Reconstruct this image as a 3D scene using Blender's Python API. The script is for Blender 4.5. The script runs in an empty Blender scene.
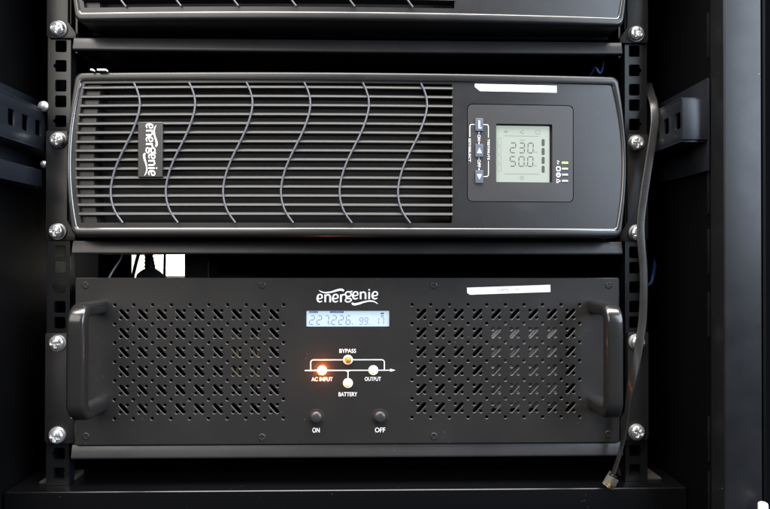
import bpy, bmesh, math, random
from mathutils import Vector, Matrix
from mathutils.geometry import delaunay_2d_cdt

random.seed(7)
S = 0.001                                  # everything below is written in millimetres
PI = math.pi
scene = bpy.context.scene
COL = scene.collection

# ------------------------------------------------------------------ materials
def mat(name, base, rough=0.5, metal=0.0, grain=0.0, grain_scale=1800.0, mottling=0.0,
        emit=None, estr=0.0, trans=0.0, spec=0.5, coat=0.0, specks=0.0, scratches=0.0):
    m = bpy.data.materials.new(name)
    m.use_nodes = True
    nt = m.node_tree
    b = nt.nodes["Principled BSDF"]
    b.inputs["Base Color"].default_value = (*base, 1)
    b.inputs["Roughness"].default_value = rough
    b.inputs["Metallic"].default_value = metal
    b.inputs["Specular IOR Level"].default_value = spec
    b.inputs["Transmission Weight"].default_value = trans
    b.inputs["Coat Weight"].default_value = coat
    if emit:
        b.inputs["Emission Color"].default_value = (*emit, 1)
        b.inputs["Emission Strength"].default_value = estr
    tc = nt.nodes.new("ShaderNodeTexCoord")
    if grain:
        n = nt.nodes.new("ShaderNodeTexNoise")
        n.inputs["Scale"].default_value = grain_scale
        n.inputs["Detail"].default_value = 3
        nt.links.new(tc.outputs["Object"], n.inputs["Vector"])
        bp = nt.nodes.new("ShaderNodeBump")
        bp.inputs["Strength"].default_value = grain
        bp.inputs["Distance"].default_value = 0.00004
        nt.links.new(n.outputs["Fac"], bp.inputs["Height"])
        nt.links.new(bp.outputs["Normal"], b.inputs["Normal"])
    if mottling:
        n = nt.nodes.new("ShaderNodeTexNoise")
        n.inputs["Scale"].default_value = 22
        n.inputs["Detail"].default_value = 6
        n.inputs["Roughness"].default_value = 0.65
        nt.links.new(tc.outputs["Object"], n.inputs["Vector"])
        r = nt.nodes.new("ShaderNodeMapRange")
        r.inputs["From Min"].default_value = 0.3
        r.inputs["From Max"].default_value = 0.7
        r.inputs["To Min"].default_value = max(0.05, rough - mottling)
        r.inputs["To Max"].default_value = min(1.0, rough + mottling)
        nt.links.new(n.outputs["Fac"], r.inputs["Value"])
        nt.links.new(r.outputs["Result"], b.inputs["Roughness"])
    if specks or scratches:
        # sparse pale dust specks, and a slight unevenness of the paint
        v = nt.nodes.new("ShaderNodeTexVoronoi")
        v.inputs["Scale"].default_value = 260
        nt.links.new(tc.outputs["Object"], v.inputs["Vector"])
        n2 = nt.nodes.new("ShaderNodeTexNoise")
        n2.inputs["Scale"].default_value = 45
        n2.inputs["Detail"].default_value = 4
        nt.links.new(tc.outputs["Object"], n2.inputs["Vector"])
        lt = nt.nodes.new("ShaderNodeMath"); lt.operation = 'LESS_THAN'
        lt.inputs[1].default_value = 0.07
        nt.links.new(v.outputs["Distance"], lt.inputs[0])
        gt = nt.nodes.new("ShaderNodeMath"); gt.operation = 'GREATER_THAN'
        gt.inputs[1].default_value = 0.60
        nt.links.new(n2.outputs["Fac"], gt.inputs[0])
        mu = nt.nodes.new("ShaderNodeMath"); mu.operation = 'MULTIPLY'
        nt.links.new(lt.outputs[0], mu.inputs[0]); nt.links.new(gt.outputs[0], mu.inputs[1])
        mu2 = nt.nodes.new("ShaderNodeMath"); mu2.operation = 'MULTIPLY'
        mu2.inputs[1].default_value = specks
        nt.links.new(mu.outputs[0], mu2.inputs[0])
        mx = nt.nodes.new("ShaderNodeMix"); mx.data_type = 'RGBA'
        mx.inputs["A"].default_value = (*base, 1)
        mx.inputs["B"].default_value = (0.45, 0.43, 0.4, 1)
        nt.links.new(mu2.outputs[0], mx.inputs["Factor"])
        nt.links.new(mx.outputs["Result"], b.inputs["Base Color"])
    return m

M = {
 'bezel':    mat('black_plastic', (0.0125, 0.012, 0.0125), 0.35, grain=0.25, grain_scale=2600, mottling=0.05, specks=0.25),
 'gloss':    mat('gloss_edge', (0.03, 0.03, 0.03), 0.11, spec=1.0, coat=0.5),
 'slat':     mat('grille_plastic', (0.030, 0.029, 0.0285), 0.40, specks=0.3, spec=.32),
 'wire':     mat('grille_wire', (0.11, 0.11, 0.125), 0.3),
 'recess':   mat('recess_foam', (0.08, 0.075, 0.070), 0.9, grain=0.6, grain_scale=700),
 'control':  mat('control_plastic', (0.028, 0.026, 0.026), 0.42, grain=0.2, grain_scale=2600),
 'gap':      mat('dark_gap', (0.004, 0.004, 0.004), 0.8),
 'powder':   mat('powder_coat', (0.0155, 0.0148, 0.0146), 0.38, grain=0.45, grain_scale=2200, mottling=0.05, specks=0.3),
 'shelf':    mat('shelf_paint', (0.020, 0.0195, 0.0205), 0.36, grain=0.6, grain_scale=1500, mottling=0.05, specks=0.35),
 'ear':      mat('ear_paint', (0.014, 0.0135, 0.014), 0.36, grain=0.4, grain_scale=1600, specks=0.2),
 'rail':     mat('rail_paint', (0.005, 0.0053, 0.0062), 0.3, grain=0.3, grain_scale=1500, specks=0.3),
 'post':     mat('post_paint', (0.008, 0.0085, 0.010), 0.38, spec=.28, grain=0.5, grain_scale=900, mottling=0.09, specks=0.7),
 'cabinet':  mat('cabinet_paint', (0.0015, 0.0015, 0.0018), 0.6, grain=0.3, spec=0.06),
 'handle':   mat('handle_anodised', (0.015, 0.0147, 0.0145), 0.22, metal=0.1, grain=0.15, grain_scale=2600, mottling=.03, coat=.2),
 'chrome':   mat('bright_zinc', (0.92, 0.93, 0.94), 0.24, metal=0.85),
 'washer':   mat('dull_zinc', (0.6, 0.6, 0.6), 0.4, metal=0.8),
 'screw':    mat('black_screw', (0.05, 0.05, 0.05), 0.38, metal=0.6),
 'print':    mat('white_print', (0.82, 0.82, 0.82), 0.6),
 'label':    mat('white_label', (0.86, 0.86, 0.86), 0.55),
 'faint':    mat('faint_print', (0.36, 0.36, 0.38), 0.7),
 'lcd':      mat('lcd_green', (0.17, 0.185, 0.165), 0.3, emit=(0.62, 0.70, 0.61), estr=0.37),
 'lcdink':   mat('lcd_ink', (0.03, 0.035, 0.03), 0.4, emit=(0.6, 0.7, 0.6), estr=0.03),
 'lcdfaint': mat('lcd_faint', (0.10, 0.115, 0.10), 0.4, emit=(0.6, 0.7, 0.6), estr=0.24),
 'lcd2':     mat('lcd_blue', (0.2, 0.23, 0.26), 0.3, emit=(0.66, 0.86, 1.0), estr=0.66),
 'lcd2ink':  mat('lcd_blue_ink', (0.02, 0.04, 0.2), 0.4, emit=(0.2, 0.3, 0.9), estr=0.14),
 'lcd2pale': mat('lcd_blue_pale', (0.3, 0.36, 0.5), 0.4, emit=(0.5, 0.65, 1.0), estr=0.5),
 'button':   mat('blue_grey_button', (0.10, 0.12, 0.16), 0.22, coat=0.5),
 'knob':     mat('black_button', (0.028, 0.028, 0.029), 0.3),
 'green':    mat('green_lamp', (0.3, 0.7, 0.1), 0.4, emit=(0.45, 1.0, 0.12), estr=1.1),
 'lens':     mat('unlit_lens', (0.40, 0.40, 0.41), 0.35),
 'amber':    mat('amber_lamp', (0.30, 0.17, 0.02), 0.25, emit=(1.0, 0.5, 0.05), estr=0.06),
 'orange':   mat('orange_lamp', (1.0, 0.6, 0.3), 0.3, emit=(1.0, 0.22, 0.018), estr=520.0),
 'pale':     mat('pale_green_lamp', (0.72, 0.78, 0.62), 0.3, emit=(0.80, 0.95, 0.66), estr=0.55),
 'paleyel':  mat('pale_yellow_lamp', (0.74, 0.74, 0.5), 0.3, emit=(0.90, 0.92, 0.50), estr=0.45),
 'ring':     mat('white_ring', (0.78, 0.76, 0.72), 0.5),
 'cable':    mat('grey_cable', (0.022, 0.022, 0.022), 0.3, grain=0.3, grain_scale=500, mottling=0.1),
 'black':    mat('black_rubber', (0.012, 0.012, 0.012), 0.55),
 'whitebox': mat('white_board', (0.88, 0.87, 0.82), 0.6),
 'whitecab': mat('white_cable', (0.7, 0.69, 0.66), 0.5),
 'bluecab':  mat('blue_cable', (0.02, 0.045, 0.17), 0.35),
 'plug':     mat('clear_plastic', (0.50, 0.47, 0.40), 0.10, trans=0.85, coat=0.2),
 'gold':     mat('gold_contact', (0.8, 0.6, 0.25), 0.25, metal=1.0),
 'inside':   mat('galvanised_inside', (0.42, 0.41, 0.40), 0.45, grain=0.2, grain_scale=300),
 'copper':   mat('copper_winding', (0.11, 0.075, 0.03), 0.5, metal=0.3),
 'bracket':  mat('blue_sheen_steel', (0.013, 0.0155, 0.021), 0.3, metal=0.2, grain=0.2, specks=0.2, spec=.5),  # steel with the blue of reflected light put into its base colour
 'lit_dust':     mat('lit_dust_tan', (0.03, 0.026, 0.022), 0.7, grain=0.4, grain_scale=500),  # tan of the dusty base where light falls, put into the colour
 'fold':     mat('lit_fold_tone', (0.012, 0.012, 0.013), 0.25, grain=0.2),  # paler than the panel: the light on the fold edges is in the colour
 'base':     mat('base_paint', (0.002, 0.0021, 0.0026), 0.3, grain=0.1, grain_scale=1500, specks=0.2, spec=.4),
}

# ------------------------------------------------------------------ objects
def tag(o, label=None, cat=None, group=None, kind=None):
    if label: o['label'] = label
    if cat: o['category'] = cat
    if group: o['group'] = group
    if kind: o['kind'] = kind
    return o

def empty(name, loc, label, cat, group=None):
    o = bpy.data.objects.new(name, None)
    o.empty_display_size = 0.02
    o.location = Vector(loc) * S
    COL.objects.link(o)
    return tag(o, label, cat, group)

def copy_tree(o, parent=None):
    c = o.copy(); COL.objects.link(c)
    if parent is not None: c.parent = parent
    for ch in list(o.children): copy_tree(ch, c)
    return c

class MB:
    """collects geometry in absolute millimetres, then makes ONE mesh object"""
    def __init__(self): self.v = []; self.f = []
    def add(self, vs, fs):
        k = len(self.v); self.v += [tuple(a) for a in vs]; self.f += [tuple(k + i for i in f) for f in fs]
        return self
    def box(self, x0, x1, y0, y1, z0, z1):
        vs = [(x, y, z) for x in (x0, x1) for y in (y0, y1) for z in (z0, z1)]
        return self.add(vs, [(0,1,3,2),(4,6,7,5),(0,4,5,1),(2,3,7,6),(0,2,6,4),(1,5,7,3)])
    def poly(self, pts, y):                              # flat polygon facing the viewer, pts (x, z)
        return self.add([(x, y(x) if callable(y) else y, z) for x, z in pts], [tuple(range(len(pts)))])
    def prism(self, pts, y0, y1):
        n = len(pts)
        vs = [(x, y0, z) for x, z in pts] + [(x, y1, z) for x, z in pts]
        fs = [tuple(range(n)), tuple(range(2*n-1, n-1, -1))] + [(i, (i+1) % n, n+(i+1) % n, n+i) for i in range(n)]
        return self.add(vs, fs)
    def loops(self, rings, close=True, cap0=False, cap1=False):
        n = len(rings[0]); k = len(self.v)
        for r in rings: self.v += [tuple(p) for p in r]
        for a in range(len(rings)-1):
            for i in range(n if close else n-1):
                j = (i+1) % n
                self.f.append((k+a*n+i, k+a*n+j, k+(a+1)*n+j, k+(a+1)*n+i))
        if cap0: self.f.append(tuple(k+i for i in range(n)))
        if cap1: self.f.append(tuple(k+(len(rings)-1)*n+i for i in range(n)))
        return self
    def tube(self, pts, r, n=10):
        pts = [Vector(p) for p in pts]; rings = []
        rr = r if isinstance(r, (list, tuple)) else [r]*len(pts)
        up = Vector((0.3, 1, 0.2)).normalized()
        for i, p in enumerate(pts):
            t = (pts[min(i+1, len(pts)-1)] - pts[max(i-1, 0)]).normalized()
            a = (up - t*up.dot(t)).normalized(); b = t.cross(a); up = a
            rings.append([p + (a*math.cos(q) + b*math.sin(q))*rr[i] for q in [2*PI*k/n for k in range(n)]])
        return self.loops(rings, cap0=True, cap1=True)
    def lathe(self, c, prof, n=24):                       # axis along y; prof (radius, y)
        rings = [[(c[0]+r*math.cos(2*PI*k/n), c[1]+y, c[2]+r*math.sin(2*PI*k/n)) for k in range(n)] for r, y in prof]
        return self.loops(rings, cap0=prof[0][0] > 1e-4, cap1=True)
    def plate(self, outer, holes, y, t=0.0, extra=(), wide=None, ch=0.0, front=None):
        """sheet facing the viewer, with real holes; y is a number or a function of x"""
        yf = y if callable(y) else (lambda x: y)
        pts = []; edges = []
        back_holes = holes; holes = wide or holes; rim = outer; outer = front or outer                  # 'wide': the mouths of chamfered holes
        for lp in [outer] + list(holes):
            k = len(pts); n = len(lp)
            pts += [Vector(p) for p in lp]; edges += [(k+i, k+(i+1) % n) for i in range(n)]
        pts += [Vector(p) for p in extra]
        ov, oe, of, *_ = delaunay_2d_cdt(pts, edges, [], 0, 1e-5)
        hb = [(min(p[0] for p in h), max(p[0] for p in h), min(p[1] for p in h), max(p[1] for p in h), h) for h in holes]
        keep = []
        for f in of:
            cx = sum(ov[i][0] for i in f)/len(f); cz = sum(ov[i][1] for i in f)/len(f)
            if not inside(cx, cz, outer): continue
            if any(a < cx < b and c < cz < d and inside(cx, cz, h) for a, b, c, d, h in hb): continue
            keep.append(tuple(f))
        self.add([(p[0], yf(p[0]), p[1]) for p in ov], keep)
        if t:
            self.add([(p[0], yf(p[0])+t, p[1]) for p in ov], keep)
            for lp, lw in zip([rim] + list(back_holes), [outer] + list(holes)):
                n = len(lp); q = [(i, (i+1) % n, n+(i+1) % n, n+i) for i in range(n)]
                if lw is not lp:
                    self.add([(p[0], yf(p[0]), p[1]) for p in lw] + [(p[0], yf(p[0])+ch, p[1]) for p in lp], q)
                self.add([(p[0], yf(p[0])+(ch if lw is not lp else 0), p[1]) for p in lp] + [(p[0], yf(p[0])+t, p[1]) for p in lw], q)
        return self
    def build(self, name, m, parent=None, bevel=0.0, seg=2, smooth=None, weld=True, label=None):
        me = bpy.data.meshes.new(name)
        o = bpy.data.objects.new(name, me); COL.objects.link(o)
        org = Vector((0, 0, 0)); p = parent
        while p is not None:
            org += p.location / S; p = p.parent
        bm = bmesh.new()
        vs = [bm.verts.new((Vector(v) - org) * S) for v in self.v]
        for f in self.f:
            try: bm.faces.new([vs[i] for i in f])
            except ValueError: pass
        if weld: bmesh.ops.remove_doubles(bm, verts=bm.verts[:], dist=2e-7)
        bmesh.ops.recalc_face_normals(bm, faces=bm.faces[:])
        if bevel:
            es = [e for e in bm.edges if len(e.link_faces) == 2 and e.calc_face_angle(0) > 0.5]
            bmesh.ops.bevel(bm, geom=es, offset=bevel*S, segments=seg, profile=0.6, affect='EDGES', clamp_overlap=True)
        bm.to_mesh(me); bm.free()
        if smooth is None: smooth = 0.0 if not bevel else 35
        if smooth:
            me.polygons.foreach_set('use_smooth', [True]*len(me.polygons))
            me.set_sharp_from_angle(angle=math.radians(smooth))
        me.materials.append(M[m])
        if parent is not None: o.parent = parent
        if label: o['label'] = label
        return o

def inside(x, z, lp):
    c = False; n = len(lp); j = n-1
    for i in range(n):
        xi, zi = lp[i]; xj, zj = lp[j]
        if (zi > z) != (zj > z) and x < (xj-xi)*(z-zi)/(zj-zi)+xi: c = not c
        j = i
    return c

def rrect(x0, x1, z0, z1, r, n=5):
    out = []
    for cx, cz, a in ((x1-r, z1-r, 0), (x0+r, z1-r, 90), (x0+r, z0+r, 180), (x1-r, z0+r, 270)):
        out += [(cx+r*math.cos(math.radians(a+90*k/n)), cz+r*math.sin(math.radians(a+90*k/n))) for k in range(n+1)]
    return out

def circle(cx, cz, r, n=10):
    return [(cx+r*math.cos(2*PI*(k+.5)/n), cz+r*math.sin(2*PI*(k+.5)/n)) for k in range(n)]

def capsule(cx, cz, dx, dz, r, n=5):
    a0 = math.atan2(dz, dx); out = []
    for s, a in ((1, a0-PI/2), (-1, a0+PI/2)):
        out += [(cx+s*dx+r*math.cos(a+PI*k/n), cz+s*dz+r*math.sin(a+PI*k/n)) for k in range(n+1)]
    return out

def catmull(pts, n=6):
    P = [pts[0]] + list(pts) + [pts[-1]]; out = []
    for i in range(1, len(P)-2):
        for k in range(n):
            t = k/n
            out.append(tuple(0.5*(2*b+(c-a)*t+(2*a-5*b+4*c-d)*t*t+(3*b-a-3*c+d)*t**3)
                             for a, b, c, d in zip(P[i-1], P[i], P[i+1], P[i+2])))
    out.append(tuple(pts[-1]))
    return out

# ------------------------------------------------------------------ printed marks
def ribbon(mb, pts, w, to, y):
    """a flat stroke along pts (u, v) of width w (one number or one per point); 'to' maps (u, v) to (x, z)"""
    n = len(pts); ww = w if isinstance(w, (list, tuple)) else [w]*n
    L = []; R = []
    for i in range(n):
        a = pts[max(i-1, 0)]; b = pts[min(i+1, n-1)]
        dx, dy = b[0]-a[0], b[1]-a[1]; l = math.hypot(dx, dy) or 1
        nx, ny = -dy/l*ww[i]/2, dx/l*ww[i]/2
        L.append((pts[i][0]+nx, pts[i][1]+ny)); R.append((pts[i][0]-nx, pts[i][1]-ny))
    vs = []
    for p in L+R:
        x, z = to(*p); vs.append((x, y(x) if callable(y) else y, z))
    mb.add(vs, [(i, i+1, n+i+1, n+i) for i in range(n-1)])

_tx = {}
def text_geo(s):
    if s not in _tx:
        cu = bpy.data.curves.new('lettering_curve', 'FONT'); cu.body = s; cu.resolution_u = 3; cu.offset = 0.012
        ob = bpy.data.objects.new('lettering_curve', cu); COL.objects.link(ob)
        bpy.context.view_layer.update()
        me = bpy.data.meshes.new_from_object(ob.evaluated_get(bpy.context.evaluated_depsgraph_get()))
        vs = [(v.co.x, v.co.y) for v in me.vertices]; fs = [tuple(p.vertices) for p in me.polygons]
        bpy.data.objects.remove(ob); bpy.data.curves.remove(cu); bpy.data.meshes.remove(me)
        x0 = min(v[0] for v in vs); x1 = max(v[0] for v in vs); y0 = min(v[1] for v in vs); y1 = max(v[1] for v in vs)
        _tx[s] = ([((v[0]-x0)/(x1-x0)-.5, (v[1]-y0)/(y1-y0)-.5) for v in vs], fs)
    return _tx[s]

def text(mb, s, cx, cz, w, h, y, turn=False, tilt=0.0):
    vs, fs = text_geo(s); out = []
    for u, v in vs:
        a, b = u*w, v*h
        if turn: a, b = b, -a                    # reads from the top downwards
        if tilt: a, b = a*math.cos(tilt)-b*math.sin(tilt), a*math.sin(tilt)+b*math.cos(tilt)
        out.append((cx+a, y(cx+a) if callable(y) else y, cz+b))
    mb.add(out, fs)

def logo(mb, to, y0, step=0.02, yf=None, bold=1.0):
    """the wordmark: lower case letters with a swash over the first half and one under the second"""
    k = [0]
    def st(pts, w=15.0, cv=True, ws=None):
        if cv: 
            q = catmull(pts, 6)
            if ws: ws = [c[0] for c in catmull([(a,) for a in ws], 6)]
        else: q = pts
        dy = -step*k[0]; k[0] += 1
        ww = [a*bold for a in ws] if ws else w*bold
        ribbon(mb, q, ww, to, (lambda x, d=dy: yf(x)+y0+d) if yf else y0+dy)
    def e(x0, x1, z0, z1):
        X = lambda u: x0+(x1-x0)*u; Z = lambda v: z0+(z1-z0)*v
        st([(X(.10), Z(.56)), (X(.55), Z(.55)), (X(.93), Z(.46))], 11)
        st([(X(.93), Z(.47)), (X(.86), Z(.16)), (X(.55), Z(.05)), (X(.24), Z(.17)), (X(.10), Z(.52)), (X(.20), Z(.83)), (X(.52), Z(.95)), (X(.92), Z(.84))],
           ws=[13, 15, 12, 15, 19, 16, 13, 9])
    def n(x0, x1, z0, z1):
        X = lambda u: x0+(x1-x0)*u; Z = lambda v: z0+(z1-z0)*v
        st([(X(.16), Z(0)), (X(.16), Z(1))], 17, False)
        st([(X(.20), Z(.24)), (X(.48), Z(.05)), (X(.72), Z(.12)), (X(.82), Z(.34)), (X(.82), Z(1.0))], ws=[8, 13, 16, 17, 17])
    e(60, 120, 96, 184); n(136, 214, 100, 183); e(222, 288, 96, 184)
    st([(314, 100), (314, 183)], 17, False)
    st([(318, 124), (332, 106), (358, 102)], ws=[8, 13, 15])
    c = [(392+30*math.cos(2*PI*i/20), 98+26*math.sin(2*PI*i/20)) for i in range(21)]; st(c, 14, False)
    st([(410, 76), (420, 70), (436, 66)], ws=[9, 11, 12])
    st([(376, 122), (366, 134), (384, 142), (412, 146), (424, 160), (404, 178), (374, 178), (360, 164), (372, 146)],
       ws=[9, 11, 13, 14, 13, 12, 12, 12, 9])
    e(434, 498, 68, 152); n(510, 588, 72, 151)
    st([(613, 74), (613, 151)], 17, False); st([(613, 44), (613, 59)], 16, False)
    e(640, 706, 68, 152)
    st([(84, 56), (106, 72), (150, 82), (210, 76), (270, 58), (318, 50), (346, 64)], ws=[5, 10, 14, 16, 20, 22, 18])
    st([(430, 190), (452, 205), (500, 198), (560, 180), (620, 170), (668, 178), (704, 200)], ws=[16, 22, 20, 16, 14, 11, 5])

SEG = {'0': 'abcdef', '1': 'bc', '2': 'abged', '3': 'abgcd', '4': 'fgbc', '5': 'afgcd', '6': 'afgedc', '7': 'abc', '8': 'abcdefg', '9': 'abcdfg'}
def digit(mb, ch, x, z, w, h, t, y, slant=0.06, gap=0.12):
    """seven-segment figure; (x, z) is its lower left corner"""
    g = gap*w
    P = {'a': ((g, h), (w-g, h)), 'd': ((g, 0), (w-g, 0)), 'g': ((g, h/2), (w-g, h/2)),
         'f': ((0, h/2+g), (0, h-g)), 'b': ((w, h/2+g), (w, h-g)), 'e': ((0, g), (0, h/2-g)), 'c': ((w, g), (w, h/2-g))}
    for s in SEG[ch]:
        (a, b), (c, d) = P[s]
        a += x+b*slant; c += x+d*slant
        ribbon(mb, [(a, b+z), (c, d+z)], t, lambda u, v: (u, v), y)

def frame_line(mb, x0, x1, z0, z1, t, y):
    q = rrect(x0, x1, z0, z1, min(x1-x0, z1-z0)*.3, 3)
    ribbon(mb, q+[q[0]], t, lambda u, v: (u, v), y)

# ================================================================== RACK CABINET
HX = 232.55                                                        # hole centres left and right
LIGHT_HOLES = []
zs = [165.1, 149.225, 133.35, 120.65, 104.775, 88.9, 76.2, 60.325, 44.45, 31.75, 15.875, 0, -12.7, -28.575, -44.45,
      -57.15, -73.025, -88.9, -101.6, -117.475, -133.35, -146.05, -161.925, -177.8, 177.8, 193.675, 209.55, 222.25, 238.125, 254.0]
mids = {149.225, 104.775, 60.325, 15.875, -28.575, -73.025, -117.475, -161.925, 193.675, 238.125}

rack = empty('rack_cabinet', (0, 0, -230), 'black steel rack cabinet with punched rails and grey front post holding the stacked units', 'rack cabinet')

def rail(s):
    holes = []
    for z in zs:
        q = rrect(HX-4.5, HX+4.5, z-4.8, z+4.8, 1.3, 3)
        if z in mids:                                              # the middle hole of each unit has a notch on its outer side
            i = max(range(len(q)), key=lambda k: q[k][0]+1e-3*(q[k][1] < z))
            q = [p for p in q if True]
            j = [k for k in range(len(q)) if q[k][0] > HX+4.4]
            up = [k for k in j if q[k][1] > z][-1] if False else None
            out = []
            n = len(q)
            for k in range(n):
                out.append(q[k])
                a, b = q[k], q[(k+1) % n]
                if a[0] > HX+4.4 and b[0] > HX+4.4 and a[1] < z < b[1]:
                    out += [(HX+4.5, z-2.2), (HX+6.4, z), (HX+4.5, z+2.2)]
            q = out
        holes.append([(s*x, zz) for x, zz in q])
    outer = [(s*x, z) for x, z in ((224.7, -187), (242.9, -187), (242.9, 262), (224.7, 262))]
    mb = MB().plate(outer, holes, 0.0, 2.0)
    x0, x1 = sorted((s*241.0, s*242.9)); mb.box(x0, x1, 2.02, 42, -187, 262)
    x0, x1 = sorted((s*224.7, s*226.2)); mb.box(x0, x1, 2.02, 9, -187, 262)
    mb.build('mounting_rail', 'rail', rack, weld=False)
for s in (-1, 1): rail(s)

def bracket(s):
    mb = MB()
    holes = [rrect(y-4, y+4, 92, 104, 1.2, 3) for y in (-42, -24, -6)]
    # the side that looks into the rack: punched plate in the plane x = 247
    fr = -47 if s > 0 else -80
    tmp = MB().plate([(fr, 83), (40, 83), (40, 113), (fr, 113)], holes, 0.0, 1.8)
    mb.add([(s*(247+y), x, z) for x, y, z in tmp.v], tmp.f)
    x0, x1 = sorted((s*247.0, s*266.0))
    if s > 0: mb.box(x0, x1, -48.8, -47.05, 83, 113)                # its closed front end
    mb.box(x0, x1, fr+.1, 40, 113.05, 114.6)
    mb.box(x0, x1, fr+.1, 40, 81.4, 82.95)
    b = mb.build('side_bracket', 'bracket', rack, bevel=0.5)
    x0, x1 = sorted((s*266.1, s*268.0)); MB().box(x0, x1, fr-1, 40, 60, 129).build('backing_plate', 'bracket', b, bevel=.4)
    if s < 0:
        MB().box(-266, -249, -80, 40, 52, 66).build('lower_flange', 'bracket', b, bevel=0.6)
    for y, z, r in (((2, 116.5, 4.2), (4, 70, 3.2)) if s < 0 else ((10, 70, 3.2),)):
        MB().lathe((s*246.2, y, z), [(0.01, -5), (r*.6, -4.6), (r, -3), (r, 0), (r, 3)], 16).build('rail_bolt', 'washer', b, smooth=40)
for s in (-1, 1): bracket(s)

def post(s):
    x0, x1 = sorted((s*268.6, s*296.0))
    p = MB().box(x0, x1, -65, -47.2, -232, 300).build('front_post', 'post', rack, bevel=1.6, seg=3)
    x0, x1 = sorted((s*269.8, s*296.0))
    mb = MB().box(x0, x1, -47.1, 60, -232, 300)
    mb.build('post_return', 'cabinet', p, bevel=0.6)
    for k, z in enumerate((162, 45, 0, -47, -140, -181)):
        a, b = sorted((s*268.4, s*270.6))
        MB().box(a, b, -44.5, -43.2, z-17, z+17).build('glint_tab', 'rail', p, bevel=0.3)  # small tabs added to give the glints along the slotted edge
for s in (-1, 1): post(s)

def side_panel(s):
    x0, x1 = sorted((s*300.0, s*302.0))
    p = MB().box(x0, x1, -60, 420, -232, 300).build('side_panel', 'cabinet', rack)
    for y in ((52, 84) if s < 0 else (66, 98)):
        a, b = sorted((s*296.5, s*299.9))
        MB().box(a, b, y, y+9, -231, 300).build('panel_fold', 'fold', p, bevel=1.4)
for s in (-1, 1): side_panel(s)
MB().box(-302, 302, 420.2, 423, -232, 300).build('back_panel', 'cabinet', rack)
MB().box(-302, 302, -60, 420, 301, 303).build('top_panel', 'cabinet', rack)
fl = MB().box(-299.5, 299.5, 32, 419.8, -204, -202).build('floor_pan', 'base', rack)
MB().box(92, 124, 40, 78, -201.95, -199.5).build('knockout_plate', 'rail', fl, bevel=0.6)
MB().box(-268, 268.2, -14, 31.8, -232, -187.2).build('base_beam', 'base', rack, bevel=1.3, seg=3)
for s in (-1, 1):
    a, b = sorted((s*225, s*(256 if s > 0 else 250)))
    mb = MB().prism([(a, -187.1), (b, -187.1), (b, -185.6), (a, -183.2)] if s > 0 else [(a, -187.1), (b, -187.1), (b, -183.4), (a, -185.4)], 3, 26)
    mb.build('lit_dust_wedge', 'lit_dust', rack, bevel=0.4)  # added wedge standing for the lit, dusty surface of the base

# ================================================================== SHELVES
def phillips(c, r, h, cross, depth, n=48, rings=10, flat=0.0):
    """a pan screw head seen from the front, its cross pressed in; axis along -y"""
    out = []
    for k in range(rings+1):
        q = k/rings
        rad = r*math.sin(q*PI/2) if k else 0.02
        yy = -h*(math.cos(q*PI/2)**(0.6)) if q < 1 else 0
        yy = max(yy, -h*(1-flat))
        ring = []
        for i in range(n):
            a = 2*PI*i/n + 0.35
            x, z = rad*math.cos(a), rad*math.sin(a)
            u, v = rad*math.cos(a-0.35+c[3]), rad*math.sin(a-0.35+c[3])
            d = depth if (abs(u) < cross*.27 and abs(v) < cross) or (abs(v) < cross*.27 and abs(u) < cross) else 0
            ring.append((c[0]+rad*math.cos(a), c[1]+yy+d, c[2]+rad*math.sin(a)))
        out.append(ring)
    return MB().loops(out, cap0=True, cap1=True)

def shelf(base, label, screws_up=True, step_z=(-2, 9)):
    t = empty('rack_shelf', (0, 0, base-18), label, 'shelf', 'rack shelves carrying the units')
    B = base
    tr = MB()
    tr.box(-219.4, 219.4, -3.9, 380, B-8.8, B-7.3)
    tr.build('tray', 'shelf', t)
    # the front lip leans out a little towards its lower edge and is folded back under
    prof = [(-4.0, B-7.3), (-5.2, B-7.6), (-5.8, B-8.6), (-6.6, B-12), (-7.6, B-16.2), (-7.7, B-17.2), (-7.2, B-17.9), (-6.4, B-18.1), (-2, B-18.1)]
    lip = MB().loops([[(-219.5, y, z) for y, z in prof], [(219.5, y, z) for y, z in prof]], close=False)
    for x in (-219.5, 219.5): lip.add([(x, y, z) for y, z in prof], [tuple(range(len(prof)))])
    lip.build('front_lip', 'shelf', t, smooth=50)
    for s in (-1, 1):
        a, b = sorted((s*219.6, s*221.0))
        w = MB(); w.add([(x, y, z) for x in (a, b) for y, z in ((0.2, B-18), (380, B-18), (380, B-5), (120, B+8), (0.2, B+40))],
              [(0,1,2,3,4), (9,8,7,6,5)] + [(i, (i+1) % 5, 5+(i+1) % 5, 5+i) for i in range(5)])
        w.build('side_wall', 'ear', t)
        o = [(s*219.6, B-7), (s*240.9, B-7), (s*242.8, B-5), (s*242.8, B+80.5), (s*226, B+80.5), (s*226, B+step_z[1]), (s*219.6, B+step_z[0])]
        MB().prism(o, -2.4, -0.15).build('ear', 'ear', t, bevel=0.35)
        for dz in ((0, 73.0) if screws_up else (0,)):
            rot = random.uniform(0, 1.2)
            sc = phillips((s*HX+random.uniform(-.6, .6), -4.2, B+dz+random.uniform(-.6, .6), rot), 5.9, 4.0, 3.5, 2.0).build('mounting_screw', 'chrome', t, smooth=40)
            c = sc.data
            cx, cz = s*HX, B+dz
            MB().lathe((cx, -2.45, cz), [(0.01, -1.6), (6.3, -1.6), (6.6, -1.2), (6.6, 0)], 28).build('washer', 'washer', sc, smooth=40)
    return t

shelf(15.875, 'black shelf with a plain folded lip under the slatted power supply with the screen', step_z=(-2, 9))
shelf(-146.05, 'lowest black shelf, its bluish lip right under the perforated unit', step_z=(10, 20))
shelf(177.8, 'topmost black shelf, under the power supply cut off by the upper edge', screws_up=False, step_z=(-3, 6))

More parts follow.
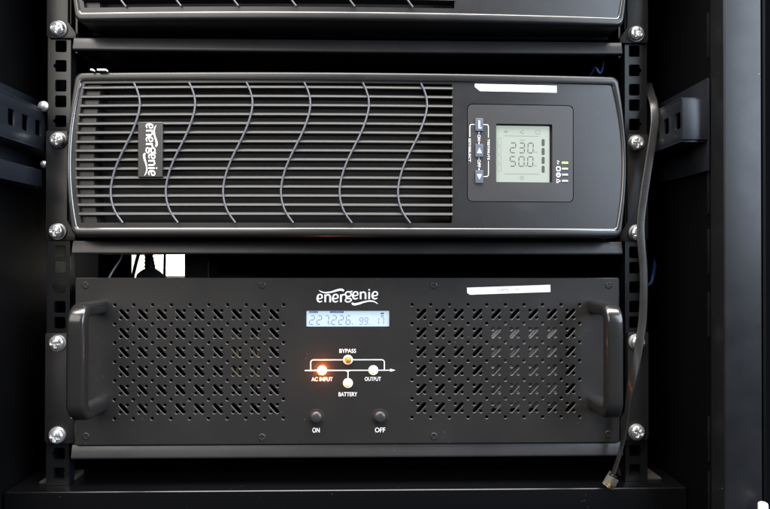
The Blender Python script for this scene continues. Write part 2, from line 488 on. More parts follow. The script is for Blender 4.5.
# ================================================================== SLATTED POWER SUPPLY
ZB, ZT = 11.0, 136.6
def quad(z, zb, zm, zt, b, m_, t):                                  # smooth half width through three heights
    l0 = (z-zm)*(z-zt)/((zb-zm)*(zb-zt)); l1 = (z-zb)*(z-zt)/((zm-zb)*(zm-zt)); l2 = (z-zb)*(z-zm)/((zt-zb)*(zt-zm))
    return b*l0+m_*l1+t*l2
def Yf(x): return -25.0 - 7.0*(1-(x/213.0)**2)                      # the front swells gently towards its middle

def outline(zb, zt, hw, r, ns=26, nt=60, nc=7):
    """closed loop (x, z), anticlockwise from the right bottom corner"""
    out = []
    def corner(cx, cz, a0):
        return [(cx+r*math.cos(math.radians(a0+90*k/nc)), cz+r*math.sin(math.radians(a0+90*k/nc))) for k in range(nc+1)]
    out += corner(hw(zb+r)-r, zb+r, 270)
    out += [(hw(z), z) for z in [zb+r+(zt-zb-2*r)*k/ns for k in range(1, ns)]]
    out += corner(hw(zt-r)-r, zt-r, 0)
    xr = hw(zt-r)-r; out += [(xr-2*xr*k/nt, zt) for k in range(1, nt)]
    out += corner(-hw(zt-r)+r, zt-r, 90)
    out += [(-hw(z), z) for z in [zt-r-(zt-zb-2*r)*k/ns for k in range(1, ns)]]
    out += corner(-hw(zb+r)+r, zb+r, 180)
    xr = hw(zb+r)-r; out += [(-xr+2*xr*k/nt, zb) for k in range(1, nt)]
    return out

def hw_out(z): return quad(z, 11, 66, 137, 211.4, 215.2, 209.2)
def hw_in(z): return quad(z, 17, 66, 132, 208.6, 214.0, 205.0)
def hw_face(z): return hw_in(z)-1.7
def x_left(z): return -quad(z, 22, 66, 128, 204.6, 208.2, 202.2)

ups = empty('power_supply', (0, 0, 8.6), 'complete slatted black power supply with wavy grille, lit screen and small buttons', 'power supply', 'slatted power supplies')

def make_ups(t):
    MB().box(-208.5, 208.5, -2, 380, 8.7, 131).build('chassis', 'cabinet', t, bevel=1)
    O = outline(ZB, ZT, hw_out, 6.5); I = outline(16.4, 131.6, hw_in, 3.2); F = outline(18.1, 129.9, hw_face, 2.2)
    lerp = lambda q: [(a[0]+(b[0]-a[0])*q, a[1]+(b[1]-a[1])*q) for a, b in zip(O, I)]
    R = lambda lp, dy: [(x, Yf(x)+dy, z) for x, z in lp]
    lerp2 = lambda q: [(a[0]+(b[0]-a[0])*q, a[1]+(b[1]-a[1])*q) for a, b in zip(I, F)]
    rim = MB().loops([[(x, -2.6, z) for x, z in O], [(x, -3.4, z) for x, z in O], R(O, 4.0), R(O, 3.0), R(lerp(.07), 1.3), R(lerp(.2), .4), R(lerp(.42), 0), R(lerp(.94), 0),
                      R(I, 0.1)])
    edge = MB().loops([R(lerp2(math.sin(PI/2*k/7)), .1+1.4*(1-math.cos(PI/2*k/7))) for k in range(8)])
    bez = rim.build('bezel', 'bezel', t, smooth=38)
    edge.build('bezel_edge', 'gloss', bez, smooth=60)
    # the face inside the rim: one sheet with the grille opening and the recess of the control panel cut out
    zz = [21.8+(128.3-21.8)*k/24 for k in range(25)]
    grille = [(78.7, 21.8)] + [(78.7-(78.7-x_left(21.8)-0)*k/30 if 0 else 78.7+(x_left(21.8)-78.7)*k/30, 21.8) for k in range(1, 30)] + [(x_left(z), z) for z in zz] \
        + [(x_left(128.3)+(78.7-x_left(128.3))*k/30, 128.3) for k in range(1, 31)]
    ctl = rrect(90.3, 173.7, 38.2, 113.6, 4.0, 5)
    extra = [(x, z) for x in range(-200, 206, 8) for z in (19.5, 129.5)] + [(x, z) for x in range(82, 206, 6) for z in range(24, 128, 6) if not (88 < x < 176 and 36 < z < 116)]
    face = MB().plate(F, [grille, ctl], lambda x: Yf(x)+1.5, 0.0, extra)
    for lp, d in ((grille, 14.0), (ctl, 2.6)):
        n = len(lp)
        face.add([(x, Yf(x)+1.5, z) for x, z in lp]+[(x, Yf(x)+1.5+d, z) for x, z in lp], [(i, (i+1) % n, n+(i+1) % n, n+i) for i in range(n)])
    face.build('face_plate', 'bezel', bez, smooth=25)
    n = len(ctl)
    MB().add([(x, Yf(x)+4.05, z) for x, z in ctl], [tuple(range(n))]).build('panel_gap', 'gap', bez)
    # slats: thin rounded bars across the opening
    g = MB()
    for k in range(15):
        z = 125.2-6.885*k
        xs = [x_left(z)-.6+(79.2-x_left(z)+.6)*i/24 for i in range(25)]
        prof = [(9.5, -1.5), (1.4, -1.5), (.6, -1.45), (.3, -1.25), (.4, -.5), (1.7, 1.0), (2.3, 1.2), (9.5, 1.2)]
        g.loops([[(x, Yf(x)+dy, z+dz) for dy, dz in prof] for x in xs])
    gr = g.build('grille', 'slat', t, smooth=45)
    st = MB(); q = []
    zz2 = [22+(106.0)*k/20 for k in range(21)]
    xr = lambda z: -quad(z, 22, 75, 128, 193.5, 196.0, 190.5)
    st.loops([[(x_left(z)-.5, Yf(-205)+4.2, z), (xr(z), Yf(-195)+4.2, z), (xr(z), Yf(-195)+20, z)] for z in zz2], close=False)
    st.build('grille_side', 'control', gr)
    st = MB(); st.loops([[(x, Yf(x)+23, 18) for x in range(-212, 86, 8)], [(x, Yf(x)+23, 131) for x in range(-212, 86, 8)]], close=False)
    st.build('grille_backing', 'recess', gr)
    wave = [(0, 128.2), (3.0, 121.5), (4.6, 114.5), (4.2, 107), (1.9, 98.5), (-1.8, 89), (-6.2, 80), (-10.6, 71), (-14.4, 61.5),
            (-16.9, 51.5), (-17.4, 43.5), (-16, 35.5), (-13, 28.5), (-8, 21.6)]
    for x0 in (-163.7, -121.4, -77.8, -34.0, 10.4, 54.7):
        pts = catmull([(x0+dx, z) for dx, z in wave], 5)
        MB().tube([(x, Yf(x)+.1, z) for x, z in pts], 0.74, 8).build('grille_wire', 'wire', gr, smooth=60)
    # badge lying on the slats
    bd = MB().loops([[(x, Yf(x)+dy, z) for x, z in lp] for lp, dy in
                     ((rrect(-159.9, -141.2, 56.0, 97.9, .6, 2), 2.4), (rrect(-159.9, -141.2, 56.0, 97.9, .6, 2), -0.7), (rrect(-159.5, -141.6, 56.4, 97.5, .6, 2), -1.0))], cap1=True)
    bd = bd.build('badge', 'bezel', t, smooth=20)
    lg = MB(); sc = 39.5/646.0
    logo(lg, lambda u, v: (-150.2-(v-128)*sc*1.02, 96.7-(u-60)*sc), -1.06, yf=Yf, step=.012, bold=1.2)
    lg.build('lettering', 'print', bd, weld=False)
    # control panel
    yc = Yf(132)+2.3
    sl = (Yf(173)-Yf(91))/82.0
    Y = lambda x, d=0.0: Yf(x)+1.6+d
    lcdh = rrect(112.9, 156.9, 53.6, 98.5, .8, 3)
    cp = MB(); cl = rrect(90.9, 173.1, 38.8, 113.0, 3.6, 5)
    cp.plate(cl, [lcdh], lambda x: Y(x), 0.0, [(x, z) for x in range(94, 172, 5) for z in range(42, 112, 5) if not (111 < x < 159 and 52 < z < 100)])
    for lp, d in ((cl, 2.0), (lcdh, 2.4)):
        n = len(lp); cp.add([(x, Y(x), z) for x, z in lp]+[(x, Y(x, d), z) for x, z in lp], [(i, (i+1) % n, n+(i+1) % n, n+i) for i in range(n)])
    cp = cp.build('control_panel', 'control', t, smooth=25)
    n = len(lcdh)
    MB().add([(x, Y(x, 2.3), z) for x, z in lcdh], [tuple(range(n))]).build('screen_gasket', 'gap', cp)
    scr = MB().loops([[(x, Y(x, d), z) for x, z in rrect(113.0, 155.2, 53.8, 97.4, .6, 2)] for d in (2.2, 1.95)], cap1=True).build('display_screen', 'lcd', cp)
    yi = lambda x: Y(x, 1.90)
    ink = MB()
    for i, ch in enumerate('230'): digit(ink, ch, 124.3+i*6.9, 76.6, 4.1, 7.6, .62, yi, .03)
    for i, ch in enumerate('500'): digit(ink, ch, 124.1+i*6.9, 66.2, 4.1, 7.4, .62, yi, .03)
    ink.poly(circle(136.8, 66.4, .42, 8), yi)
    for k in range(4):
        ink.poly(rrect(149.0, 151.4, 61.3+k*6.9, 66.7+k*6.9, .7, 2), yi)
    ink.build('display_figures', 'lcdink', scr, weld=False)
    fa = MB()
    I2 = lambda u, v: (u, v)
    ribbon(fa, [(119.4, 89.6), (147, 89.6)], .35, I2, yi); ribbon(fa, [(119.8, 60.2), (147, 60.2)], .35, I2, yi)
    for k in range(4): frame_line(fa, 114.3, 117.2, 62+k*6.7, 67.6+k*6.7, .28, yi)
    fa.poly([(119.2, 93.6), (122.8, 93.6), (122, 92), (120, 92)], yi)
    ribbon(fa, [(132, 92.8), (135, 94)], .5, I2, yi); ribbon(fa, [(132, 92.6), (135, 91.4)], .5, I2, lambda x: yi(x)-.02)
    frame_line(fa, 144.2, 147.8, 91.4, 94.2, .4, yi)
    text(fa, 'INPUT', 134.2, 86.4, 4.4, 1.0, yi); text(fa, 'VAC', 144.7, 77.3, 2.8, 1.1, yi); text(fa, 'Hz', 144.2, 66.9, 1.9, 1.1, yi)
    q = circle(133.4, 57.2, 1.5, 14); ribbon(fa, q+[q[0]], .3, I2, yi); ribbon(fa, [(132.6, 57), (133.2, 57.7), (133.9, 56.7), (134.3, 57.3)], .3, I2, lambda x: yi(x)-.02)
    fa.build('display_symbols', 'lcdfaint', scr, weld=False)
    # buttons with their symbols
    for (z0, z1, kind) in ((92.4, 102.2, 'bar'), (72.5, 82.4, 'up'), (52.4, 62.3, 'down')):
        b = MB().box(96.6, 102.7, Y(99.6, -1.2), Y(99.6, 1.0), z0, z1).build('push_button', 'button', cp, bevel=.55, seg=3)
        sy = Y(99.6, -1.25); zc = (z0+z1)/2; m_ = MB()
        if kind == 'bar':
            m_.poly([(99.0, zc+3.2), (100.1, zc+3.2), (100.1, zc-1.9), (101.2, zc-1.9), (101.2, zc-3.0), (99.0, zc-3.0)], sy)
        elif kind == 'up': m_.poly([(97.9, zc-1.9), (101.5, zc-1.9), (99.7, zc+2.1)], sy)
        else: m_.poly([(97.9, zc+1.9), (99.7, zc-2.1), (101.5, zc+1.9)], sy)
        m_.build('symbol', 'print', b)
    pr = MB(); yp = lambda x: Y(x, -.06)
    def line(pts, w=.5):
        ribbon(pr, pts, w, I2, yp)
    line([(96.4, 97.6), (93.8, 97.6), (92.9, 97.2), (92.5, 96.3), (92.5, 88.0)]); line([(102.9, 97.6), (105.6, 97.6), (106.5, 97.2), (106.9, 96.3), (106.9, 87.6)])
    line([(106.9, 69.6), (106.9, 59.0), (106.5, 58.1), (105.6, 57.7), (102.9, 57.7)])
    line([(99.6, 92.2), (99.6, 90.4)]); line([(99.6, 84.6), (99.6, 82.6)]); line([(99.6, 72.3), (99.6, 71.3)]); line([(99.6, 64.2), (99.6, 62.5)])
    text(pr, 'ON', 99.6, 87.5, 4.6, 2.3, yp, True); text(pr, 'OFF', 99.6, 67.7, 6.0, 2.3, yp, True)
    text(pr, 'SET/SELECT', 92.4, 77.8, 18.0, 1.6, yp, True); text(pr, 'TEST/MUTE', 107.0, 78.5, 16.0, 1.6, yp, True)
    # symbols beside the status lamps
    zl = (68.9, 64.2, 59.6, 54.8)
    line([(160.6, 69.9), (161.2, 70.6), (161.9, 69.4), (162.4, 69.9)], .45); line([(160.8, 69.0), (161.5, 67.7)], .45)
    q = rrect(160.3, 163.0, 62.8, 65.7, .2, 1); line(q+[q[0]], .7)
    q = rrect(160.3, 163.0, 58.0, 61.1, 1.2, 3); line(q+[q[0]], .75); line([(160.9, 59.5), (162.5, 59.7)], .5)
    line([(160.4, 53.4), (160.4, 56.4), (163.2, 54.9), (160.4, 53.4)], .7)
    pr.build('lettering', 'print', cp, weld=False)
    for i, z in enumerate(zl):
        l = MB().box(164.3, 169.2, Y(167, -.5), Y(167, .6), z-.8, z+.8).build('status_lamp', 'green' if i == 0 else 'lens', cp, bevel=.3)
        if i == 0: l['label'] = 'lit green status lamp'
make_ups(ups)

# the unit above is the same; only its lower edge is in the picture
ups2 = copy_tree(ups); ups2.location = (0.0018, 0, (8.6+164.6)*S)
ups2['label'] = 'uppermost slatted black unit, only its lower edge showing above the top shelf'

# paper label stuck above the control panel
def tape(name, pts, thick, y, m, label):
    o = MB().prism(pts, y-thick, y).build(name, m); tag(o, label, 'label', 'white paper labels'); return o
t1 = MB(); P1 = [(96.2, 129.0), (96.4, 127.0), (98.6, 123.7), (160.2, 123.3), (160.2, 128.6)]
top = [(x, z-0.2) for x, z in P1]
n1 = len(top)
xs = [96.3+(160.2-96.3)*k/16 for k in range(17)]
t1.loops([[(x, Yf(x)+1.25, 128.75-.3*(x-96)/64) for x in xs], [(x, Yf(x)+1.25, max(123.3-.2*(x-96)/64, 126.4-1.15*(x-96.3)*1.25)) for x in xs]], close=False)
t1 = t1.build('paper_label', 'label')
tag(t1, 'blank white paper label above the screen of the slatted power supply', 'label', 'white paper labels')

# ================================================================== PERFORATED POWER UNIT
inv = empty('backup_power_unit', (0, 0, -153.3), 'black power unit with perforated front, two side handles and blue lit display', 'power supply')
PF = -8.0
mb = MB()
holes = []; wide = []; CH = .45
for cx0, px, sg in ((-178.2, 14.77, -1), (57.1, 14.98, 1)):
    for i in range(9):
        for j in range(6):
            x, z = cx0+px*i, -49.8-14.92*j
            for H, c in ((holes, 0), (wide, CH)):
                H.append(capsule(x, z, 2.6, sg*2.8, 1.3+c))
                H.append(circle(x-2.7, z+sg*2.9, 1.18+c, 10)); H.append(circle(x+2.7, z-sg*2.9, 1.18+c, 10))
    for i in range(10):
        for j in range(7):
            for H, c in ((holes, 0), (wide, CH)): H.append(circle(cx0-px/2+px*i, -42.3-14.97*j, 1.18+c, 10))
win = rrect(-34.9, 31.7, -61.0, -47.1, .6, 3)
holes.append(win); wide.append(win)
pan = MB().plate(rrect(-216.6, 216.6, -153.0, -20.8, 1.2, 3), holes, PF, 1.6, [(x, z) for x in range(-210, 215, 12) for z in (-30, -143)], wide=wide, ch=CH*.75, front=rrect(-216.1, 216.1, -152.3, -21.2, 1.0, 3))
rimp = rrect(-216.6, 216.6, -153.0, -20.8, 1.2, 3)
pan = pan.build('front_panel', 'powder', inv)
ch = MB()
ch.box(-212, -210.5, -6.3, 380, -153.2, -25); ch.box(210.5, 212, -6.3, 380, -153.2, -25)
ch.box(-210.4, 210.4, -6.3, 380, -153.2, -151.8); ch.box(-210.4, 210.4, -6.3, 380, -26.5, -25); ch.box(-210.4, 210.4, 378, 380, -151.7, -26.6)
ch.build('chassis', 'cabinet', inv)
f = MB()
f.loops([[(x, y, z) for y, z in ((-5.2, -57), (-4.6, -75), (-1.5, -100), (4, -128))] for x in (112.5, 131, 150, 168.5)], close=False)
f.build('inner_cover', 'inside', inv)
c = MB()
for k in range(9): c.tube([(-98+4.2*k, -1.5, -66), (-98+4.2*k, -3.4, -80), (-98+4.2*k, -3.4, -98), (-98+4.2*k, -1, -112)], 2.0, 8)
c.build('copper_coil', 'copper', inv, smooth=50)

def handle(s):
    X = s*197.3; r = 9.0; yo = -43.5
    path = [(-8.1, -44.2)]
    zt, zb_ = -43.6, -119.5
    zt, zb_ = -43.8, -120.6
    path = [(-8.1, zt), (-14, zt), (-24, zt)]
    path += [(yo+r-r*math.sin(a), zt-r+r*math.cos(a)) for a in [PI/2*k/8 for k in range(9)]]
    path += [(yo, zt-r-(zt-zb_-2*r)*k/6) for k in range(1, 6)]
    path += [(yo+r-r*math.cos(a), zb_+r-r*math.sin(a)) for a in [PI/2*k/8 for k in range(9)]]
    path += [(-24, zb_), (-14, zb_), (-8.1, zb_)]
    rings = []
    for i, (y, z) in enumerate(path):
        a = path[max(i-1, 0)]; b = path[min(i+1, len(path)-1)]
        ty, tz = b[0]-a[0], b[1]-a[1]; l = math.hypot(ty, tz); ny, nz = tz/l, -ty/l
        ring = []
        for k in range(32):
            q = 2*PI*k/32; e = 2/4.2
            u = 6.4*math.copysign(abs(math.cos(q))**e, math.cos(q)); v = 5.2*math.copysign(abs(math.sin(q))**e, math.sin(q))
            ring.append((X+u, y+ny*v, z+nz*v))
        rings.append(ring)
    return MB().loops(rings, cap0=True, cap1=True).build('handle', 'handle', inv, smooth=60)
for s in (-1, 1): handle(s)

for x, z in ((-208.6, -26.6), (-69.6, -26.6), (67.2, -27.0), (207.8, -26.5), (-207.8, -145.6), (-69.4, -147.2), (67.2, -147.0), (207.4, -146.0)):
    sc = phillips((x, PF-.1, z, random.uniform(0, 1.5)), 2.7, .75, 1.9, .8, n=40, rings=8, flat=.35).build('panel_screw', 'screw', inv, smooth=40)
    MB().lathe((x, PF-.02, z), [(2.6, -.06), (3.2, -.06), (3.25, 0)], 24).build('screw_seat', 'gap', sc)

lg = MB(); sc = 48.6/646.0
logo(lg, lambda u, v: (-26.2+(u-60)*sc, -29.4-(v-40)*sc), PF-.05, bold=1.08)
lg.build('lettering', 'print', inv, weld=False, label='white wordmark with two swashes over the display')
# display
ds = MB().box(-34.6, 31.4, PF+1.75, PF+2.1, -59.7, -47.3).build('display_screen', 'lcd2', inv)
MB().box(-36.5, 33.3, PF+2.15, PF+2.6, -62, -46).build('screen_gasket', 'gap', ds)
yi = PF+1.70
ink = MB()
for i, ch_ in enumerate('227226'): digit(ink, ch_, -32.3+i*5.75+(0.2 if i > 2 else 0), -58.0, 3.3, 6.9, .5, yi, .13)
for k, x in enumerate((-16.2, 1.9)): ink.poly(circle(x, -57.7, .42, 8), yi)
for i, ch_ in enumerate('99'): digit(ink, ch_, 7.4+i*4.0, -58.0, 2.5, 5.2, .42, yi, .12)
ink.poly(circle(15.4, -57.8, .34, 8), yi)
for i, ch_ in enumerate('17'): digit(ink, ch_, 20.4+i*4.0, -58.0, 2.4, 5.2, .42, yi, .1)
ink.poly(rrect(-32.4, -25.6, -48.9, -47.5, .2, 1), yi); ink.poly(rrect(-15.8, -5.0, -48.9, -47.5, .2, 1), yi)
ink.poly(rrect(24.6, 27.2, -49.9, -48.7, .2, 1), yi); ink.poly(rrect(24.6, 27.2, -51.6, -50.9, .2, 1), yi)
ink.build('display_figures', 'lcd2ink', ds, weld=False)
pa = MB()
text(pa, 'INPUT', -29, -48.2, 5.6, .8, yi-.04); text(pa, 'OUTPUT', -10.4, -48.2, 8.6, .8, yi-.04)
for x in (16.6, 19.6): digit(pa, '3', x, -51.3, 1.5, 3.0, .3, yi, .1)
text(pa, '%', 17.2, -57.4, 1.2, 1.4, yi)
pa.build('display_symbols', 'lcd2pale', ds, weld=False)

# flow diagram
dg = MB(); I2 = lambda u, v: (u, v); W = .75
yd = [PF-.05]
def dl(pts, w=W):
    ribbon(dg, pts, w, I2, yd[0]); yd[0] -= .006
ZL, ZY, ZBT = -94.4, -86.0, -104.6
XI, XO, XB = -22.0, 18.8, -1.4
dl([(-35.6, ZL), (XI-3.3, ZL)]); dl([(XI+3.3, ZL), (-4.0, ZL), (-2.2, ZL-.5), (XB, ZL-1.6), (XB, ZBT+3.9)])
dl([(2.2, ZL), (XO-4, ZL)]); dl([(XB, ZL-1.4), (-.6, ZL-.4), (1, ZL), (2.4, ZL)]); dl([(-4.2, ZL), (2.6, ZL)])
dl([(XO+4, ZL), (33, ZL)]); dg.poly([(32.2, ZL+1.25), (36.4, ZL), (32.2, ZL-1.25)], PF-.13)
arc = lambda cx, cz, a0, a1, r=2.2: [(cx+r*math.cos(math.radians(a0+(a1-a0)*k/5)), cz+r*math.sin(math.radians(a0+(a1-a0)*k/5))) for k in range(6)]
dl([(-31.0, ZL+.2)] + arc(-28.8, ZY-2.2, 180, 90) + [(XB-3.8, ZY)])
dl([(XB+3.8, ZY)] + arc(25.4, ZY-2.2, 90, 0) + [(27.6, ZL+.2)])
dg.build('flow_diagram', 'print', inv, weld=False)
pr = MB(); yp = PF-.05
text(pr, 'BYPASS', -1.6, -78.9, 13.2, 3.2, yp); text(pr, 'AC INPUT', -22.0, -101.4, 16.8, 3.2, yp); text(pr, 'OUTPUT', 18.4, -101.3, 12.9, 3.2, yp)
text(pr, 'BATTERY', -1.4, -113.4, 14.8, 3.2, yp); text(pr, 'ON', -26.7, -141.8, 5.8, 3.9, yp); text(pr, 'OFF', 24.2, -141.9, 8.2, 3.9, yp)
pr.build('lettering', 'print', inv, weld=False)
for x, z, m_, lb in ((XI, ZL, 'orange', 'glowing orange lamp'), (XB, ZY, 'amber', 'unlit amber lamp in a white ring'), (XO, ZL, 'pale', 'pale greenish white lamp'), (XB, ZBT, 'paleyel', 'pale yellow green lamp')):
    l = MB().lathe((x, PF-.1, z), [(.02, -3.3), (1.1, -3.15), (2.0, -2.5), (2.6, -1.4), (2.75, .05)], 24).build('indicator_lamp', m_, inv, smooth=60, label=lb)
    MB().lathe((x, PF, z), [(2.75, -.35), (3.6, -.35), (3.85, -.15), (3.9, .0)], 28).build('lamp_ring', 'ring' if m_ in ('amber', 'orange') else m_, l, smooth=40)
for x in (-26.6, 24.1):
    b = MB().lathe((x, PF, -131.5), [(.02, -3.2), (2.6, -3.15), (4.0, -2.7), (4.7, -1.8), (4.85, 0)], 32).build('push_button', 'knob', inv, smooth=50)
    MB().lathe((x, PF-.02, -131.5), [(4.95, -.3), (6.2, -.3), (6.5, -.1), (6.5, 0)], 32).build('button_ring', 'gap', b)

P2 = [(93.6, -28.6), (160.6, -26.3), (160.8, -32.0), (96.0, -34.2), (93.8, -32.8)]
t2 = MB().prism(P2, PF-.25, PF-.03).build('paper_label', 'label')
tag(t2, 'white paper label with faint print, stuck above the perforations of the handled unit', 'label', 'white paper labels')
pm = MB(); text(pm, 'UPS', 122.6, -30.6, 9.0, 2.6, PF-.3, tilt=.034); text(pm, '#1', 133.6, -29.9, 3.4, 2.0, PF-.3, tilt=.034)
pm.build('faint_lettering', 'faint', t2, weld=False)

# ================================================================== CABLES AND LOOSE THINGS
CAM = Vector((17.63, -492.51, -5.18))
def at(px, py, y):
    """the point of the photograph's pixel (770 wide) at depth y"""
    ro, pi_, ya, fp = 0.0011, 0.006295, 0.02138, 607.13
    fw = Vector((math.sin(ya)*math.cos(pi_), math.cos(ya)*math.cos(pi_), math.sin(pi_)))
    rt = Vector((math.cos(ya), -math.sin(ya), 0)); up = rt.cross(fw)
    r2 = rt*math.cos(ro)+up*math.sin(ro); u2 = -rt*math.sin(ro)+up*math.cos(ro)
    d = fw*fp + r2*(px-385) - u2*(py-254.5)
    return CAM + d*((y-CAM.y)/d.y)

def flat_cable(name, spec, width, thick, m, parent=None):
    """spec: (px, py, y, twist); the flat side faces the viewer at twist 0, its edge at pi/2"""
    q = catmull([(*at(a, b, c), d) for a, b, c, d in spec], 8)
    rings = []
    for i, p in enumerate(q):
        c = Vector(p[:3]); t = (Vector(q[min(i+1, len(q)-1)][:3])-Vector(q[max(i-1, 0)][:3])).normalized()
        side = t.cross(Vector((0, 1, 0))).normalized(); nor = t.cross(side).normalized()
        a = p[3]; s2 = side*math.cos(a)+nor*math.sin(a); n2 = nor*math.cos(a)-side*math.sin(a)
        ring = []
        for k in range(16):
            g = 2*PI*k/16; e = .55
            ring.append(c + s2*(width/2*math.copysign(abs(math.cos(g))**e, math.cos(g))) + n2*(thick/2*math.copysign(abs(math.sin(g))**e, math.sin(g))))
        rings.append(ring)
    return MB().loops(rings, cap0=True, cap1=True).build(name, m, parent, smooth=50)

tc = empty('telephone_cable', tuple(at(611, 480, -18)), 'flat grey telephone cable hanging down over the right rail, clear plug at its end', 'cable')
flat_cable('cable', [(648, 84, 24, .7), (650.5, 93, 6, .5), (653.5, 103, -8, .25), (654.8, 120, -14, .05), (652.5, 140, -16, 0), (648.6, 165, -17, .1), (644, 195, -18, .12), (641, 222, -19, .05),
            (641.5, 245, -20, .05), (643.5, 268, -20, 0), (643.8, 292, -20, 0), (642.5, 320, -20, .1), (639.5, 342, -21, .2), (636, 362, -22, .5), (631, 385, -22, 1.0),
            (628, 403, -21, 1.45), (625, 430, -20, 1.57), (620, 453, -19, 1.62), (613.5, 473, -18, 1.6)], 6.4, 1.5, 'cable', tc)
# modular plug: a stepped clear body with a latch and gold contacts
pc = at(611, 481, -18)
def place(mb, ang, c):
    ca, sa = math.cos(ang), math.sin(ang); cb, sb = math.cos(.5), math.sin(.5)
    out = []
    for x, y, z in mb.v:
        x, y, z = x*.86, y*.86, z*.86
        x, y = x*cb-y*sb, x*sb+y*cb
        out.append((c.x+x*ca-z*sa, c.y+y, c.z+x*sa+z*ca))
    mb.v = out; return mb
m1 = MB()
m1.box(-4.8, 4.8, -3.3, -2.6, -6, 4.2); m1.box(-4.8, 4.8, 2.6, 3.3, -6, 2.2)              # thin clear walls round a hollow
m1.box(-4.8, -4.1, -2.58, 2.58, -6, 3.6); m1.box(4.1, 4.8, -2.58, 2.58, -6, 3.6)
m1.box(-4.08, 4.08, -2.58, 2.58, -6, -1.2)
pl = place(m1, -.55, pc).build('plug', 'plug', tc, bevel=.22)
m2 = MB().box(-1.6, 1.6, 4.6, 5.4, -4.5, 7.0); m2.box(-1.6, 1.6, 3.35, 5.4, -5.8, -4.55); place(m2, -.55, pc).build('latch', 'plug', pl, bevel=.25)
m3 = MB()
for k in range(4): m3.box(-2.4+k*1.4, -1.7+k*1.4, -3.6, -2.4, -5.9, -2.0)
place(m3, -.55, pc).build('contacts', 'gold', pl)
m4 = MB().box(-3.2, 3.2, -1.1, 1.1, -1.1, 6.5); place(m4, -.55, pc).build('cable_end', 'black', pl, bevel=.4)

def cable(name, pts, r, m, label, n=7):
    q = catmull([tuple(at(*p)) for p in pts], n)
    o = MB().tube(q, r, 10).build(name, m, smooth=60)
    return tag(o, label, 'cable')

cable('thin_cable', [(691, -12, 62), (689.5, 0, 62), (683, 16, 62), (676.5, 39, 64), (671, 66, 66), (667, 90, 70), (664, 112, 74)], 1.0, 'cable', 'thin dark cable hanging behind the right rail near the upper edge')
cable('network_cable', [(588, 79, 20), (592, 73, 14), (595.5, 67.5, 8), (599.5, 73, 6), (601.5, 71.5, 8), (603, 67, 10), (603.4, 61, 16), (606, 54, 30)], .9, 'bluecab', 'thin blue cable looped above the right end of the slatted power supply')
cable('network_cable', [(618, 296, 60), (632, 289, 40), (641, 287, 34), (650, 284, 30), (653, 276, 32), (655, 262, 44), (657, 240, 60)], 1.6, 'bluecab', 'blue cable glimpsed through the right rail holes behind the grey flat cable')
cable('white_cable', [(124, 247, 60), (121.5, 257, 60), (116, 266, 60), (111.5, 273, 58), (106, 284, 50)], .8, 'whitecab', 'thin white cable slanting down in the gap left of the white board')
cable('black_cable', [(141, 244, 120), (138.5, 254, 120), (135.8, 264, 120), (133, 276, 120), (131, 290, 120)], 1.7, 'black', 'black cable slanting across the left edge of the white board')
cable('black_cable', [(165, 240, 120), (164.8, 254, 120), (164.6, 268, 120), (164.5, 290, 120)], 1.5, 'black', 'black cable hanging straight before the middle of the white board')
cable('dark_cable', [(533, 232, 140), (529, 252, 130), (527, 266, 126), (529, 286, 120)], 2.4, 'cable', 'dim dark cable hanging in the gap above the white label of the handled unit')

pw = empty('power_cable', tuple(at(150, 284, 110)), 'black power cord with ribbed plug hanging before the white board', 'power cable')
q = [tuple(at(*p)) for p in ((148.5, 236, 110), (148.5, 246, 110), (148.8, 256, 110))]
MB().tube(catmull(q, 4), 2.4, 12).build('sheath', 'black', pw, smooth=60)
a = at(148.8, 254, 110); b = at(150.2, 271, 110); rr = []; pts = []
for k in range(15):
    t_ = k/14; pts.append(tuple(a.lerp(b, t_))); rr.append(3.6+1.6*t_+(0.7 if k % 3 == 1 else 0))
MB().tube(pts, rr, 14).build('strain_relief', 'black', pw, smooth=60)
a = at(150.2, 270, 110)
MB().loops([[(a.x+x, a.y+y, a.z+z) for x, y in rrect(-w, w, -6, 6, 2.5, 3)] for w, z in ((5, 1), (8, -1), (11.5, -4), (12.5, -8), (12.5, -14))], cap0=True, cap1=True).build('plug', 'black', pw, smooth=40)

wb0 = at(131.5, 250, 200); wb1 = at(185.5, 288, 200)
wb = MB().box(wb0.x, wb1.x, 200, 214, wb1.z, 6).build('white_board', 'whitebox', bevel=.6)
tag(wb, 'bright white board behind the cables in the gap over the handled unit', 'board')
ad0 = at(186.5, 262, 120); ad1 = at(211, 290, 120)
ad = MB().box(ad0.x, ad1.x, 112, 150, ad1.z, 5).build('power_adaptor', 'ear', bevel=2.5, seg=3)
tag(ad, 'dark plug adaptor right of the white board in the gap between units', 'adaptor')

# scraps of paper on top of the slatted power supply
for (a_, b_, w_, lb) in ((104.6, 71.2, 3.3, 'larger white paper scrap on the top left edge of the slatted power supply'), (94.8, 71.6, .9, 'tiny white paper scrap at the top left corner of the slatted power supply')):
    p = at(a_, b_, -24); o = MB().box(p.x-w_, p.x+w_, -29.5, -25.5, 136.9, 138.0).build('paper_scrap', 'label'); tag(o, lb, 'scrap', 'paper scraps')

wp = at(763, 509, -72)
o = MB(); rings = []
for r, z in ((3.2, -20), (3.2, 3.2), (2.9, 4.0), (2.0, 4.6), (.5, 4.7)):
    rings.append([(wp.x+r*math.cos(2*PI*k/20), -72+r*math.sin(2*PI*k/20), wp.z+z) for k in range(20)])
o = o.loops(rings, cap0=True, cap1=True).build('cable_tip', 'whitecab', smooth=50)
tag(o, 'small white plastic tip in the lower right corner beside the grey post', 'plastic tip')

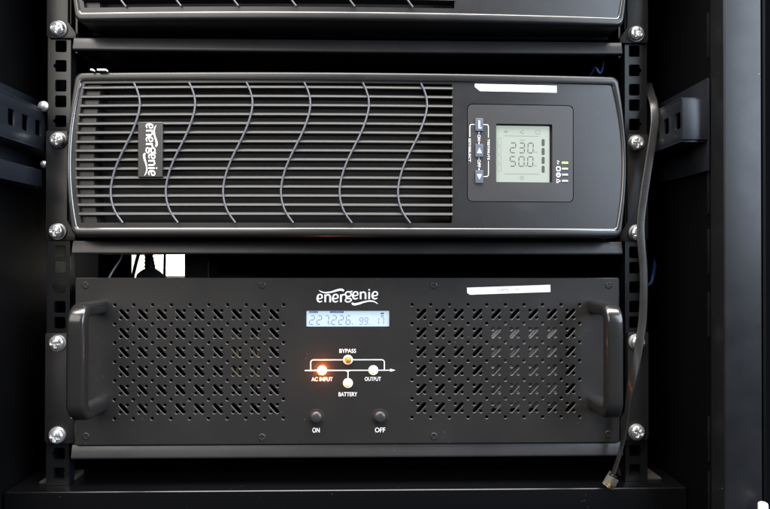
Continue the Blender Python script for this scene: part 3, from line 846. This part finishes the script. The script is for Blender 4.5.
# ================================================================== CAMERA AND LAMPS
cam = bpy.data.cameras.new('camera'); co = bpy.data.objects.new('camera', cam); COL.objects.link(co)
cam.sensor_width = 36; cam.sensor_fit = 'HORIZONTAL'; cam.lens = 607.13/770*36; cam.clip_start = .01; cam.clip_end = 20
ro, pi_, ya = 0.0011, 0.006295, 0.02138
fw = Vector((math.sin(ya)*math.cos(pi_), math.cos(ya)*math.cos(pi_), math.sin(pi_)))
rt = Vector((math.cos(ya), -math.sin(ya), 0)); up = rt.cross(fw)
r2 = rt*math.cos(ro)+up*math.sin(ro); u2 = -rt*math.sin(ro)+up*math.cos(ro)
co.matrix_world = Matrix(((r2.x, u2.x, -fw.x, CAM.x*S), (r2.y, u2.y, -fw.y, CAM.y*S), (r2.z, u2.z, -fw.z, CAM.z*S), (0, 0, 0, 1)))
scene.camera = co

def area(name, loc, target, sx, sy, power, color):
    l = bpy.data.lights.new(name, 'AREA'); l.shape = 'RECTANGLE'; l.size = sx; l.size_y = sy; l.energy = power; l.color = color
    o = bpy.data.objects.new(name, l); COL.objects.link(o); o.location = loc
    o.rotation_euler = (Vector(target)-Vector(loc)).to_track_quat('-Z', 'Y').to_euler(); return o
area('ceiling_lamp', (0.05, -0.52, 1.45), (0, -.1, 0), 2.4, .7, 130, (1.0, .96, .92))
area('window_light', (1.55, -1.05, .6), (-.1, 0, .05), 1.7, 1.2, 72, (.72, .84, 1.0))
area('room_lamp', (-1.1, -1.7, .9), (0, 0, 0), 1.6, 1.2, 34, (1.0, .94, .86))
sp = bpy.data.lights.new('added_board_spot', 'SPOT'); sp.energy = 3.0; sp.spot_size = math.radians(75); sp.shadow_soft_size = .001; sp.color = (1, .97, .9)  # added spot hidden behind the adaptor, only to brighten the white board
so = bpy.data.objects.new('added_board_spot', sp); COL.objects.link(so)
so.location = Vector(((ad0.x+ad1.x)/2+4, 158, -6))*S
so.rotation_euler = (Vector((-230, 205, -12))-Vector(((ad0.x+ad1.x)/2+4, 158, -6))).to_track_quat('-Z', 'Y').to_euler()

w = bpy.data.worlds.new('World'); scene.world = w; w.use_nodes = True
bg = w.node_tree.nodes['Background']; bg.inputs['Color'].default_value = (.75, .82, 1.0, 1); bg.inputs['Strength'].default_value = .007
vs = scene.view_settings; vs.view_transform = 'Standard'; vs.look = 'None'; vs.exposure = 0; vs.gamma = 1
